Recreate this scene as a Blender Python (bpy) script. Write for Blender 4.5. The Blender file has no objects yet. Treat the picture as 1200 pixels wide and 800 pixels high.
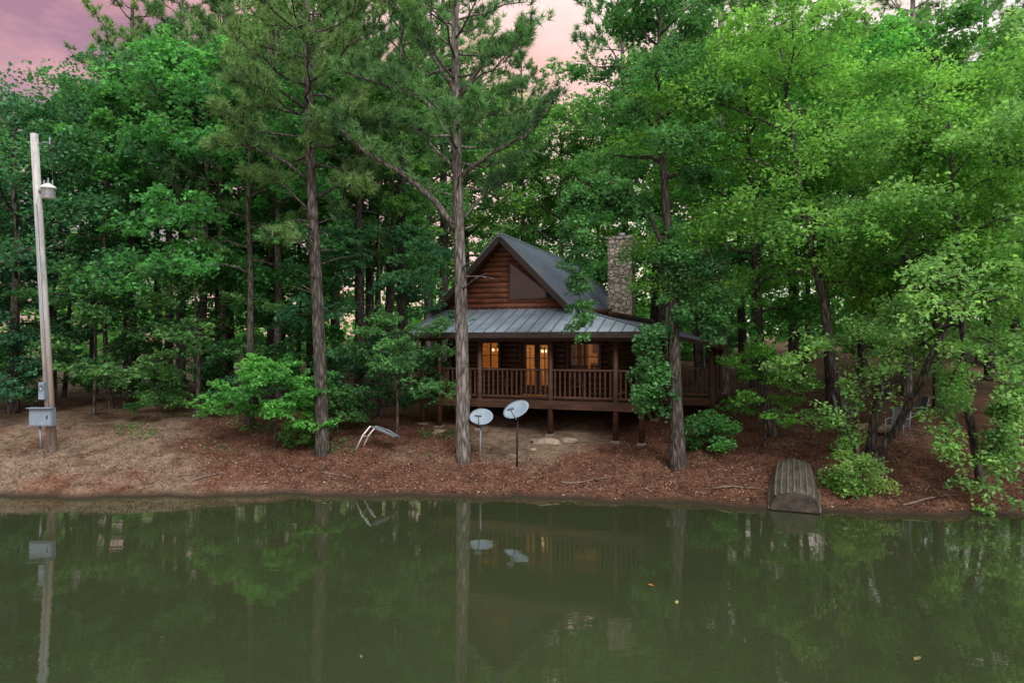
import bpy, bmesh, math, random
import numpy as np
from mathutils import Vector, Matrix, noise
R = math.radians
random.seed(5)
scene = bpy.context.scene
COL = scene.collection
CH, F = 4.3, 800.0

def at(px, py, d): return Vector(((px-600)/F*d, d, CH-(py-400)/F*d))

# ------------------------------------------------------------------ helpers
def tag(o, label=None, cat=None, group=None, kind=None):
    if label: o['label'] = label
    if cat: o['category'] = cat
    if group: o['group'] = group
    if kind: o['kind'] = kind
    return o

def empty(name, loc=(0,0,0), rot=(0,0,0), label=None, cat=None, group=None):
    o = bpy.data.objects.new(name, None); COL.objects.link(o)
    o.location = loc; o.rotation_euler = rot; o.empty_display_size = .2
    return tag(o, label, cat, group)

def link(name, me, parent=None):
    o = bpy.data.objects.new(name, me); COL.objects.link(o)
    if parent: o.parent = parent
    return o

class MB:
    def __init__(s): s.v = []; s.f = []
    def add(s, v, f):
        n = len(s.v); s.v += [tuple(p) for p in v]; s.f += [tuple(i+n for i in q) for q in f]; return s
    def box(s, c, sz, m=None):
        x, y, z = [k/2 for k in sz]
        P = [Vector(p) for p in ((-x,-y,-z),(x,-y,-z),(x,y,-z),(-x,y,-z),(-x,-y,z),(x,-y,z),(x,y,z),(-x,y,z))]
        if m: P = [m @ p for p in P]
        c = Vector(c)
        return s.add([p+c for p in P], [(0,3,2,1),(4,5,6,7),(0,1,5,4),(1,2,6,5),(2,3,7,6),(3,0,4,7)])
    def beam(s, p, q, w, h, up=(0,0,1)):
        p, q = Vector(p), Vector(q); t = (q-p).normalized(); up = Vector(up)
        a = t.cross(up)
        if a.length < 1e-4: a = t.cross(Vector((1,0,0)))
        a.normalize(); b = a.cross(t).normalized()
        a *= w/2; b *= h/2
        return s.add([p-a-b,p+a-b,p+a+b,p-a+b,q-a-b,q+a-b,q+a+b,q-a+b],
                     [(0,1,2,3),(7,6,5,4),(0,4,5,1),(1,5,6,2),(2,6,7,3),(3,7,4,0)])
    def tube(s, pts, rad, n=8, cap=True):
        pts = [Vector(p) for p in pts]
        if not hasattr(rad, '__len__'): rad = [rad]*len(pts)
        d = pts[-1]-pts[0]
        ref = Vector((1,0,0)) if abs(d.z) > .7*d.length else Vector((0,0,1))
        V = []; m = len(pts)
        for i, p in enumerate(pts):
            t = pts[min(i+1,m-1)]-pts[max(i-1,0)]
            a = t.cross(ref)
            if a.length < 1e-6: a = Vector((0,1,0))
            a.normalize(); b = t.cross(a).normalized()
            for k in range(n):
                g = 2*math.pi*k/n
                V.append(p+(a*math.cos(g)+b*math.sin(g))*rad[i])
        Fc = [(i*n+k, i*n+(k+1)%n, (i+1)*n+(k+1)%n, (i+1)*n+k) for i in range(m-1) for k in range(n)]
        if cap: Fc += [tuple(range(n))[::-1], tuple((m-1)*n+k for k in range(n))]
        return s.add(V, Fc)
    def prism(s, poly, ext):
        poly = [Vector(p) for p in poly]; e = Vector(ext); n = len(poly)
        return s.add(poly+[p+e for p in poly], [tuple(range(n)), tuple(range(2*n-1,n-1,-1))]+[(i,i+n,(i+1)%n+n,(i+1)%n) for i in range(n)])
    def lathe(s, c, prof, n=16, m=None):
        V = []; c = Vector(c)
        for r, z in prof:
            for k in range(n):
                g = 2*math.pi*k/n; p = Vector((r*math.cos(g), r*math.sin(g), z))
                V.append((m @ p if m else p)+c)
        k_ = len(prof)
        return s.add(V, [(i*n+k, i*n+(k+1)%n, (i+1)*n+(k+1)%n, (i+1)*n+k) for i in range(k_-1) for k in range(n)]+[tuple(range(n))[::-1], tuple((k_-1)*n+k for k in range(n))])
    def mesh(s, name, mat, smooth=False):
        me = bpy.data.meshes.new(name); me.from_pydata(s.v, [], s.f); me.update()
        bm = bmesh.new(); bm.from_mesh(me); bmesh.ops.recalc_face_normals(bm, faces=bm.faces); bm.to_mesh(me); bm.free()
        me.materials.append(mat)
        if smooth: me.polygons.foreach_set('use_smooth', [True]*len(me.polygons))
        return me
    def build(s, name, mat, parent=None, smooth=False):
        return link(name, s.mesh(name, mat, smooth), parent)

def soup(name, V, k, mat):
    V = np.ascontiguousarray(V.reshape(-1,3), dtype=np.float32); n = len(V)
    me = bpy.data.meshes.new(name)
    me.vertices.add(n); me.vertices.foreach_set('co', V.ravel())
    me.loops.add(n); me.loops.foreach_set('vertex_index', np.arange(n, dtype=np.int32))
    me.polygons.add(n//k); me.polygons.foreach_set('loop_start', np.arange(0, n, k, dtype=np.int32))
    me.update(calc_edges=True); me.materials.append(mat)
    return me

# ------------------------------------------------------------------ materials
def newmat(name):
    m = bpy.data.materials.new(name); m.use_nodes = True
    nt = m.node_tree; nt.nodes.clear()
    out = nt.nodes.new('ShaderNodeOutputMaterial')
    return m, nt, out
def N(nt, t, **kw):
    n = nt.nodes.new(t)
    for k, v in kw.items(): setattr(n, k, v)
    return n
def ramp(nt, fac, stops):
    r = N(nt, 'ShaderNodeValToRGB'); e = r.color_ramp.elements
    while len(e) < len(stops): e.new(.5)
    for i, (p, c) in enumerate(stops):
        e[i].position = p; e[i].color = (*c, 1) if len(c) == 3 else c
    nt.links.new(fac, r.inputs[0]); return r.outputs[0]
def mixc(nt, fac, a, b, mode='MIX'):
    m = N(nt, 'ShaderNodeMix', data_type='RGBA', blend_type=mode)
    for sock, val in ((m.inputs[0], fac), (m.inputs[6], a), (m.inputs[7], b)):
        if hasattr(val, 'links'): nt.links.new(val, sock)
        else: sock.default_value = val if not isinstance(val, tuple) else (*val[:3], 1)
    return m.outputs[2]
def coords(nt, scale=(1,1,1), kind='Object'):
    tc = N(nt, 'ShaderNodeTexCoord'); mp = N(nt, 'ShaderNodeMapping'); mp.inputs[3].default_value = scale
    nt.links.new(tc.outputs[kind], mp.inputs[0]); return mp.outputs[0]
def noise_t(nt, vec, scale, detail=4, rough=.55):
    n = N(nt, 'ShaderNodeTexNoise'); n.inputs['Scale'].default_value = scale
    n.inputs['Detail'].default_value = detail; n.inputs['Roughness'].default_value = rough
    nt.links.new(vec, n.inputs['Vector']); return n.outputs['Fac']
def bump(nt, h, strength, dist=.02):
    b = N(nt, 'ShaderNodeBump'); b.inputs['Strength'].default_value = strength; b.inputs['Distance'].default_value = dist
    nt.links.new(h, b.inputs['Height']); return b.outputs[0]
def principled(nt, out, color, rough=.6, metal=0, spec=.4, normal=None):
    p = N(nt, 'ShaderNodeBsdfPrincipled')
    if hasattr(color, 'links'): nt.links.new(color, p.inputs['Base Color'])
    else: p.inputs['Base Color'].default_value = (*color, 1)
    if hasattr(rough, 'links'): nt.links.new(rough, p.inputs['Roughness'])
    else: p.inputs['Roughness'].default_value = rough
    p.inputs['Metallic'].default_value = metal; p.inputs['Specular IOR Level'].default_value = spec
    if normal: nt.links.new(normal, p.inputs['Normal'])
    nt.links.new(p.outputs[0], out.inputs[0]); return p

def plain(name, c, rough=.6, metal=0, var=.25, scale=6, stretch=(1,1,1), spec=.4, bmp=.15):
    m, nt, out = newmat(name)
    v = coords(nt, stretch); f = noise_t(nt, v, scale, 5)
    lo = tuple(k*(1-var) for k in c); hi = tuple(min(1,k*(1+var)) for k in c)
    col = ramp(nt, f, [(.3, lo), (.7, hi)])
    principled(nt, out, col, rough, metal, spec, bump(nt, f, bmp, .01)); return m

def leafmat(name, c1, c2, trans=.35, tcol=1.5, sc=.7):
    m, nt, out = newmat(name)
    g = N(nt, 'ShaderNodeNewGeometry'); oi = N(nt, 'ShaderNodeObjectInfo')
    col = ramp(nt, g.outputs['Random Per Island'], [(0, c1), (.75, c2), (1, tuple(min(1,k*1.35) for k in c2))])
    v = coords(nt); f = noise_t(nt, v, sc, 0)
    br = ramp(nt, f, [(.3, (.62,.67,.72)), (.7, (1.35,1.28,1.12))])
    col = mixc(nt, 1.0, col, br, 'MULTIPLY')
    hs = N(nt, 'ShaderNodeHueSaturation'); hs.inputs['Saturation'].default_value = .95
    mr = N(nt, 'ShaderNodeMapRange'); mr.inputs[3].default_value = .485; mr.inputs[4].default_value = .525
    nt.links.new(oi.outputs['Random'], mr.inputs[0]); nt.links.new(mr.outputs[0], hs.inputs['Hue'])
    nt.links.new(col, hs.inputs['Color']); col = hs.outputs[0]
    p = N(nt, 'ShaderNodeBsdfDiffuse'); nt.links.new(col, p.inputs[0])
    t = N(nt, 'ShaderNodeBsdfTranslucent')
    tc = mixc(nt, 1.0, col, (tcol, tcol, tcol*.55), 'MULTIPLY'); nt.links.new(tc, t.inputs[0])
    mx = N(nt, 'ShaderNodeMixShader'); mx.inputs[0].default_value = trans
    nt.links.new(p.outputs[0], mx.inputs[1]); nt.links.new(t.outputs[0], mx.inputs[2]); nt.links.new(mx.outputs[0], out.inputs[0])
    return m

def barkmat(name, lo, hi, sc=7):
    m, nt, out = newmat(name)
    v = coords(nt, (1,1,.22))
    vo = N(nt, 'ShaderNodeTexVoronoi', feature='DISTANCE_TO_EDGE'); vo.inputs['Scale'].default_value = sc
    nt.links.new(v, vo.inputs['Vector'])
    f = noise_t(nt, v, sc*2.5, 6, .65)
    add = N(nt, 'ShaderNodeMath', operation='ADD')
    nt.links.new(vo.outputs['Distance'], add.inputs[0]); nt.links.new(f, add.inputs[1])
    col = ramp(nt, add.outputs[0], [(.4, tuple(k*.35 for k in lo)), (.58, lo), (.9, hi)])
    principled(nt, out, col, .9, 0, .15, bump(nt, add.outputs[0], .9, .04)); return m

M = {}
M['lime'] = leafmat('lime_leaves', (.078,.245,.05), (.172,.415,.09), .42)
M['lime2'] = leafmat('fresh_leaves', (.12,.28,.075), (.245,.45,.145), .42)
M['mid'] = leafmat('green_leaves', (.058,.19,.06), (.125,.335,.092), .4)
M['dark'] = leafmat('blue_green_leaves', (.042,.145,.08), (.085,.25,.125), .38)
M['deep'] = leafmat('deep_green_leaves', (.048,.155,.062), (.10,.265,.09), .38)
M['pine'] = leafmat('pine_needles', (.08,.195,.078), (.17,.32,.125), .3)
M['bark'] = barkmat('pine_bark', (.11,.097,.088), (.27,.24,.22))
M['bark_dark'] = barkmat('dark_bark', (.055,.048,.043), (.15,.13,.115), 9)

def logmat(name, lo, hi):
    m, nt, out = newmat(name)
    v = coords(nt, (.5,.5,6)); f = noise_t(nt, v, 3, 6, .6)
    v2 = coords(nt, (1,1,5)); f2 = noise_t(nt, v2, 1.1, 2)
    col = ramp(nt, f, [(.3, lo), (.7, hi)])
    col = mixc(nt, 1., col, ramp(nt, f2, [(.3,(.6,.6,.6)),(.7,(1.2,1.15,1.1))]), 'MULTIPLY')
    principled(nt, out, col, .55, 0, .3, bump(nt, f, .3, .01)); return m
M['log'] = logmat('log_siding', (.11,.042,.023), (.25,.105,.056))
M['log_dark'] = logmat('stained_and_shaded_wood', (.042,.021,.013), (.095,.047,.028))  # on the front wall the darker tone is porch shade put into the colour
M['deck'] = logmat('deck_wood', (.055,.028,.018), (.105,.055,.035))
M['fascia'] = plain('fascia_brown', (.032,.022,.018), .6)
M['roof'] = plain('roof_metal', (.235,.285,.345), .42, .2, .3, 1.2, spec=.5, bmp=.03)
M['roof_rib'] = plain('roof_seam_metal', (.165,.2,.245), .42, .2, .1, 2, bmp=.0)
M['concrete'] = plain('concrete', (.20,.17,.145), .9, 0, .3, 9)
M['inner'] = plain('interior_pine', (.58,.38,.18), .6, 0, .25, 4, (1,1,4))
M['galv'] = plain('galvanised_grey', (.24,.27,.31), .45, .3, .15, 5)
M['boxgrey'] = plain('box_grey', (.22,.28,.34), .5, .1, .12, 5)
M['white'] = plain('white_paint', (.72,.72,.70), .5, 0, .1, 8)
M['black'] = plain('black_metal', (.02,.02,.022), .5, 0, .3, 8)
M['dish'] = plain('dish_grey', (.22,.28,.34), .45, .0, .12, 3, bmp=.02)
M['boat'] = plain('boat_hull', (.072,.061,.05), .6, .05, .6, 5, (1,.35,1))
M['boat_rib'] = plain('boat_strake', (.115,.10,.082), .6, .05, .5, 6)
M['rock'] = plain('rock_pale', (.28,.215,.16), .9, 0, .4, 4, bmp=.5)
M['stick'] = plain('dead_wood', (.16,.12,.09), .9, 0, .4, 8)
M['grass_sling'] = plain('sling_grey', (.16,.18,.19), .8, 0, .2, 10)
M['cable'] = plain('cable_black', (.02,.02,.02), .6)
M['floatleaf_o'] = plain('leaf_orange', (.5,.17,.03), .5)
M['floatleaf_y'] = plain('leaf_yellow', (.26,.26,.05), .5)
M['floatleaf_d'] = plain('leaf_dull', (.12,.11,.03), .5)

def polemat():
    m, nt, out = newmat('weathered_pole')
    v = coords(nt, (1,1,.12)); f = noise_t(nt, v, 14, 6, .65)
    col = ramp(nt, f, [(.3, (.25,.24,.235)), (.7, (.56,.54,.53))])
    v2 = coords(nt); sp = N(nt, 'ShaderNodeSeparateXYZ'); nt.links.new(v2, sp.inputs[0])
    n2 = noise_t(nt, coords(nt, (6,6,.5)), 1.0, 3)
    mr = N(nt, 'ShaderNodeMapRange'); mr.inputs[1].default_value = 0; mr.inputs[2].default_value = 7
    nt.links.new(sp.outputs[2], mr.inputs[0])
    st = ramp(nt, mr.outputs[0], [(0,(.5,.5,.5)),(.16,(1.3,1.3,1.3)),(.4,(1.1,1.1,1.1)),(.65,(0,0,0))])
    mm = N(nt, 'ShaderNodeMath', operation='MULTIPLY'); mm.use_clamp = True; nt.links.new(st, mm.inputs[0]); nt.links.new(n2, mm.inputs[1])
    col = mixc(nt, mm.outputs[0], col, (.23,.10,.045))
    principled(nt, out, col, .9, 0, .2, bump(nt, f, .5, .01)); return m
M['pole'] = polemat()

def stonemat():
    m, nt, out = newmat('chimney_stone')
    v = coords(nt, (1,1,1.5))
    a = N(nt, 'ShaderNodeTexVoronoi'); a.inputs['Scale'].default_value = 4.2; nt.links.new(v, a.inputs['Vector'])
    e = N(nt, 'ShaderNodeTexVoronoi', feature='DISTANCE_TO_EDGE'); e.inputs['Scale'].default_value = 4.2; nt.links.new(v, e.inputs['Vector'])
    sp = N(nt, 'ShaderNodeSeparateColor'); nt.links.new(a.outputs['Color'], sp.inputs[0])
    col = ramp(nt, sp.outputs[0], [(0,(.2,.15,.12)),(.35,(.5,.40,.31)),(.7,(.7,.60,.50)),(1,(.40,.38,.36))])
    f = noise_t(nt, v, 12, 4)
    col = mixc(nt, .3, col, ramp(nt, f, [(.3,(.2,.16,.13)),(.7,(.7,.62,.53))]))
    ed = ramp(nt, e.outputs['Distance'], [(.02,(0,0,0)),(.09,(1,1,1))])
    col = mixc(nt, ed, (.23,.205,.185), col)
    principled(nt, out, col, .9, 0, .2, bump(nt, ed, 1., .08)); return m
M['stone'] = stonemat()

def glassmat(name, tint):
    m, nt, out = newmat(name)
    t = N(nt, 'ShaderNodeBsdfTransparent'); t.inputs[0].default_value = (*tint, 1)
    g = N(nt, 'ShaderNodeBsdfGlossy'); g.inputs['Roughness'].default_value = .03
    lw = N(nt, 'ShaderNodeFresnel'); lw.inputs[0].default_value = 1.45
    mx = N(nt, 'ShaderNodeMixShader'); nt.links.new(lw.outputs[0], mx.inputs[0])
    nt.links.new(t.outputs[0], mx.inputs[1]); nt.links.new(g.outputs[0], mx.inputs[2]); nt.links.new(mx.outputs[0], out.inputs[0]); return m
M['glass'] = glassmat('window_glass', (.95,.95,.92))
M['darkglass'] = plain('dark_glass', (.015,.014,.014), .05, 0, .2, 2, spec=.9, bmp=0)
def emis(name, c, s):
    m, nt, out = newmat(name)
    e = N(nt, 'ShaderNodeEmission'); e.inputs[0].default_value = (*c,1); e.inputs[1].default_value = s
    nt.links.new(e.outputs[0], out.inputs[0]); return m
M['bulb'] = emis('lamp_glow', (1,.72,.36), 1.8)

def groundmat():
    m, nt, out = newmat('forest_floor')
    g = N(nt, 'ShaderNodeNewGeometry'); pos = g.outputs['Position']
    sp = N(nt, 'ShaderNodeSeparateXYZ'); nt.links.new(pos, sp.inputs[0])
    f1 = noise_t(nt, pos, .45, 5, .6); f2 = noise_t(nt, pos, 14, 6, .75); f3 = noise_t(nt, pos, 2.2, 5, .65)
    straw = ramp(nt, f2, [(.32,(.05,.027,.018)),(.5,(.13,.063,.042)),(.7,(.24,.125,.084))])
    dirt = ramp(nt, f2, [(.32,(.11,.076,.053)),(.7,(.32,.235,.17))])
    mr = N(nt, 'ShaderNodeMapRange'); mr.inputs[1].default_value = -3; mr.inputs[2].default_value = -12
    mr.inputs[3].default_value = -.08; mr.inputs[4].default_value = .13
    nt.links.new(sp.outputs[0], mr.inputs[0])
    ad = N(nt, 'ShaderNodeMath', operation='ADD'); nt.links.new(f1, ad.inputs[0]); nt.links.new(mr.outputs[0], ad.inputs[1])
    ds = N(nt, 'ShaderNodeVectorMath', operation='DISTANCE'); ds.inputs[1].default_value = (1.2, 23.4, 1.0); nt.links.new(pos, ds.inputs[0])
    dm = N(nt, 'ShaderNodeMapRange'); dm.inputs[1].default_value = 3.2; dm.inputs[2].default_value = 1.2; dm.inputs[3].default_value = 0; dm.inputs[4].default_value = .36
    nt.links.new(ds.outputs['Value'], dm.inputs[0])
    ad3 = N(nt, 'ShaderNodeMath', operation='ADD'); nt.links.new(ad.outputs[0], ad3.inputs[0]); nt.links.new(dm.outputs[0], ad3.inputs[1])
    k = ramp(nt, ad3.outputs[0], [(.48,(0,0,0)),(.68,(1,1,1))])
    col = mixc(nt, k, straw, dirt)
    col = mixc(nt, 1., col, ramp(nt, f3, [(.32,(.48,.45,.42)),(.62,(1.12,1.1,1.1))]), 'MULTIPLY')
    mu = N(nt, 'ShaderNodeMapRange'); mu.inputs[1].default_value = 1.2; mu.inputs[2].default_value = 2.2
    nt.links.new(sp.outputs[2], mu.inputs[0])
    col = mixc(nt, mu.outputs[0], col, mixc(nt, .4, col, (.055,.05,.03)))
    wet = N(nt, 'ShaderNodeMapRange'); wet.inputs[1].default_value = .02; wet.inputs[2].default_value = .17
    nt.links.new(sp.outputs[2], wet.inputs[0])
    col = mixc(nt, wet.outputs[0], (.035,.026,.018), col)
    principled(nt, out, col, .95, 0, .1, bump(nt, f2, .9, .05)); return m
M['ground'] = groundmat()

def watermat():
    m, nt, out = newmat('pond_water')
    g = N(nt, 'ShaderNodeNewGeometry'); pos = g.outputs['Position']
    mp = N(nt, 'ShaderNodeMapping'); mp.inputs[3].default_value = (.6,1.6,1); nt.links.new(pos, mp.inputs[0])
    f = noise_t(nt, mp.outputs[0], 1.4, 4, .55); f2 = noise_t(nt, pos, .15, 3)
    col = ramp(nt, f2, [(.3,(.025,.032,.014)),(.7,(.034,.041,.018))])
    p = principled(nt, out, col, .014, 0, .5, bump(nt, f, .06, .05)); p.inputs['IOR'].default_value = 1.8; return m
M['water'] = watermat()
def littermat():
    m, nt, out = newmat('dry_leaves')
    g = N(nt, 'ShaderNodeNewGeometry')
    col = ramp(nt, g.outputs['Random Per Island'], [(0,(.045,.022,.015)),(.4,(.14,.067,.042)),(.8,(.26,.135,.085)),(1,(.38,.27,.19))])
    principled(nt, out, col, .8, 0, .2); return m
M['litter'] = littermat()

# ------------------------------------------------------------------ ground and water
SX = np.array([-400,-60,-20,-14.1,-10.6,-6.4,0,4.5,6.55,8.5,12.6,20,60,400.])
SY = np.array([26,22,19.2,18.8,18.8,19.1,18.75,18.1,17.5,16.95,16.8,16.6,15,12.])
PT = np.array([-60,-30,-4,0,.3,1.2,2.5,4,6,9,14,25,60,200,600.])
PZ = np.array([-2,-2,-.9,0,.15,.32,.6,.95,1.25,1.7,2.2,3.0,4.2,6,9.])
def shore(x): return np.interp(x, SX, SY) + .12*np.sin(x*1.7)+.08*np.sin(x*3.9+1)+.05*np.sin(x*8.3)
def gz(x, y):
    x = np.asarray(x, float); y = np.asarray(y, float)
    t = y-shore(x); z = np.interp(t, PT, PZ)
    lf = 1/(1+np.exp((x+9)*.8)); bm = np.clip(t/1.6,0,1)*np.clip((14-t)/10,0,1)
    z = z + .42*lf*bm
    z = z + np.where(t > .3, .05*np.sin(x*1.3+y*.7)*np.sin(y*1.1-x*.4)+.035*np.sin(x*3.1-y*2.3), 0)
    return z
def G(x, y): return float(gz(x, y))

xs = np.unique(np.concatenate([np.linspace(-500,-60,12), np.linspace(-60,-24,30), np.linspace(-24,24,240), np.linspace(24,60,30), np.linspace(60,500,12)]))
ys = np.unique(np.concatenate([np.linspace(-80,12,20), np.linspace(12,16,16), np.linspace(16,28,120), np.linspace(28,60,60), np.linspace(60,600,24)]))
X, Y = np.meshgrid(xs, ys); Z = gz(X, Y)
rs = np.random.default_rng(3)
Z = Z + np.where((Y-shore(X)) > .15, rs.normal(0, .016, Z.shape), 0)
V = np.stack([X, Y, Z], -1).reshape(-1,3); nx, ny = len(xs), len(ys)
idx = np.arange(nx*ny).reshape(ny, nx)
Fq = np.stack([idx[:-1,:-1], idx[:-1,1:], idx[1:,1:], idx[1:,:-1]], -1).reshape(-1,4)
me = bpy.data.meshes.new('ground'); me.from_pydata(V.tolist(), [], Fq.tolist()); me.update(); me.materials.append(M['ground'])
me.polygons.foreach_set('use_smooth', [True]*len(me.polygons))
tag(link('ground', me), 'red brown pine straw bank rising from the pond', 'ground', kind='structure')
w = MB(); w.add([(-400,-80,0),(400,-80,0),(400,30,0),(-400,30,0)], [(0,1,2,3)])
tag(w.build('water', M['water']), 'still olive green pond in front of the cabin', 'pond', kind='structure')

# ------------------------------------------------------------------ foliage generators
def unit(a): return a/np.maximum(np.linalg.norm(a, axis=-1, keepdims=True), 1e-9)
def leaves(C, size, rg, jit=.7):
    n = len(C)
    nr = rg.normal(0, jit, (n,3)); nr[:,2] += 1
    nr = unit(nr); tg = unit(np.cross(nr, rg.normal(0,1,(n,3)))); bt = np.cross(nr, tg)
    s = (size*rg.uniform(.6,1.35,n))[:,None]
    fold = nr*s*.1
    return np.stack([C-tg*s*.5, C+bt*s*.36-tg*s*.06+fold, C+tg*s*.55-nr*s*.08, C-bt*s*.36-tg*s*.06+fold], 1)
def sprays(C, rad, per, rg, flat=.2, droop=.25):
    n = len(C); P = np.repeat(np.asarray(C), per, 0); m = len(P)
    rr = np.repeat(np.asarray(rad), per)
    r = np.sqrt(rg.uniform(0,1,m))*rr; a = rg.uniform(0, 2*np.pi, m)
    tilt = np.repeat(rg.normal(0,.3,(n,2)), per, 0)
    dx, dy = r*np.cos(a), r*np.sin(a)
    dz = rg.normal(0,1,m)*rr*flat - droop*r*r/np.maximum(rr,.01) + tilt[:,0]*dx+tilt[:,1]*dy
    return P+np.stack([dx,dy,dz],-1)
def needles(C, A, k, L, w, rg):
    c = np.repeat(C, k, 0); a = np.repeat(A, k, 0); m = len(c)
    d = unit(a*rg.uniform(.1,1.1,(m,1))+rg.normal(0,.55,(m,3))+np.array([0,0,.12]))
    s = unit(np.cross(d, rg.normal(0,1,(m,3))))*w
    l = (L*rg.uniform(.7,1.15,m))[:,None]
    c = c+a*rg.uniform(-.6,.15,(m,1))*L*.6
    tip = c+d*l; tip[:,2] -= .12*l[:,0]
    return np.stack([c-s, c+s, tip], 1)

def interp(pts, t):
    k = t*(len(pts)-1); i = min(int(k), len(pts)-2); f = k-i
    return pts[i].lerp(pts[i+1], f)
def wob(rd, s): return Vector((rd.gauss(0,s), rd.gauss(0,s), rd.gauss(0,s)))

def broadleaf(seed, Ht, Rc, cb, tr, nl=20, sub=6, per=45, leaf=.14, lean=(0,0), rs_=None, droop=.3, flat=.26, up=.9, bark='bark_dark', mat='mid', stems=(), shape=.35, path=None, twig=3, extra=()):
    rd = random.Random(seed); rg = np.random.default_rng(seed)
    T, B = MB(), MB(); C = []; rad = []
    rs_ = rs_ or max(.3, Rc*.13)
    def trunk(base, lean, Ht, tr, path=None):
        n = 9
        if path: pts = [Vector(p) for p in path]; n = len(pts)
        else:
            pts = []; off = Vector((0,0,0))
            for i in range(n):
                t = i/(n-1); pts.append(base+Vector((lean[0]*t**.8, lean[1]*t, Ht*.95*t))+off); off += Vector((rd.gauss(0,.035),rd.gauss(0,.035),0))*Ht*.12
        rr = [tr*(1-.82*(i/(n-1))**1.05) for i in range(n)]
        p0 = pts[0].copy()
        pts2 = [p0-Vector((0,0,.25)), p0.lerp(pts[1],.06)]+pts[1:]
        T.tube(pts2, [tr*1.45, tr*1.08]+rr[1:], 10)
        return pts
    def limb(st, dirh, L, el, r0, nsub):
        pts = [st]
        for j in range(1,7):
            t = j/6
            pts.append(st+dirh*L*t*math.cos(el*.7)+Vector((0,0,L*(math.sin(el)*t-droop*t*t)))+wob(rd, L*.018))
        B.tube(pts, [max(.008, r0*(1-t/6.2)) for t in range(7)], 6)
        side = 1
        for k in range(nsub):
            t = .25+.75*(k+.6)/nsub; p = interp(pts, min(t,.99)); side = -side
            ang = side*rd.uniform(.5,1.25)
            d = Matrix.Rotation(ang,3,'Z') @ dirh
            l = L*.42*(1.15-.55*t)*rd.uniform(.65,1.25)
            q = [p]
            for j in (1,2): q.append(p+d*l*j/2+Vector((0,0,l*(.22*j/2-.28*(j/2)**2)))+wob(rd,l*.04))
            B.tube(q, [max(.006,r0*.22), .009, .004], 4, False)
            for j in range(twig):
                c = interp(q, (j+1)/twig*.999)+wob(rd, rs_*.45); C.append(c); rad.append(rs_*rd.uniform(.5,1.2))
        C.append(pts[-1]); rad.append(rs_)
    def crown(pts, Ht, Rc, cb, tr, nl):
        for i in range(nl):
            f = (i+rd.random())/nl; h = cb+(Ht*.94-cb)*f**.92
            t = min(.999, h/(Ht*.95)); st = interp(pts, t)
            az = i*2.39996+rd.uniform(-.5,.5)
            prof = math.sqrt(max(.1, 1-((f-shape)/(1.03-shape if f > shape else shape*1.5+.25))**2))
            L = Rc*prof*rd.uniform(.65,1.2)
            el = .12+up*f+rd.uniform(-.2,.25)
            limb(st, Vector((math.cos(az),math.sin(az),0)), L, el, tr*.36*(1-.6*f), sub)
        C.append(pts[-1]); rad.append(rs_)
    pts = trunk(Vector((0,0,0)), lean, Ht, tr, path)
    crown(pts, Ht, Rc, cb, tr, nl)
    for (bx, by, lx, ly, h, r, rc, c_, n_) in stems:
        p2 = trunk(Vector((bx,by,0)), (lx,ly), h, r); crown(p2, h, rc, c_, r, n_)
    for (pp, r0, hang) in extra:
        pp = [Vector(p) for p in pp]
        B.tube(pp, [max(.012, r0*(1-i/len(pp))) for i in range(len(pp))], 6)
        for k in range(int(hang)):
            t = .3+.7*rd.random(); c = interp(pp, min(.999,t))
            for _ in range(3): C.append(c+Vector((rd.gauss(0,.22),rd.gauss(0,.22),rd.uniform(-.6,.15)))); rad.append(rs_*.7)
    C = np.array([tuple(c) for c in C]); Lv = leaves(sprays(C, rad, per, rg, flat, .25), leaf, rg)
    return T.mesh('trunk', M[bark], True), B.mesh('branchwork', M[bark], True), soup('crown', Lv, 4, M[mat])

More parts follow.
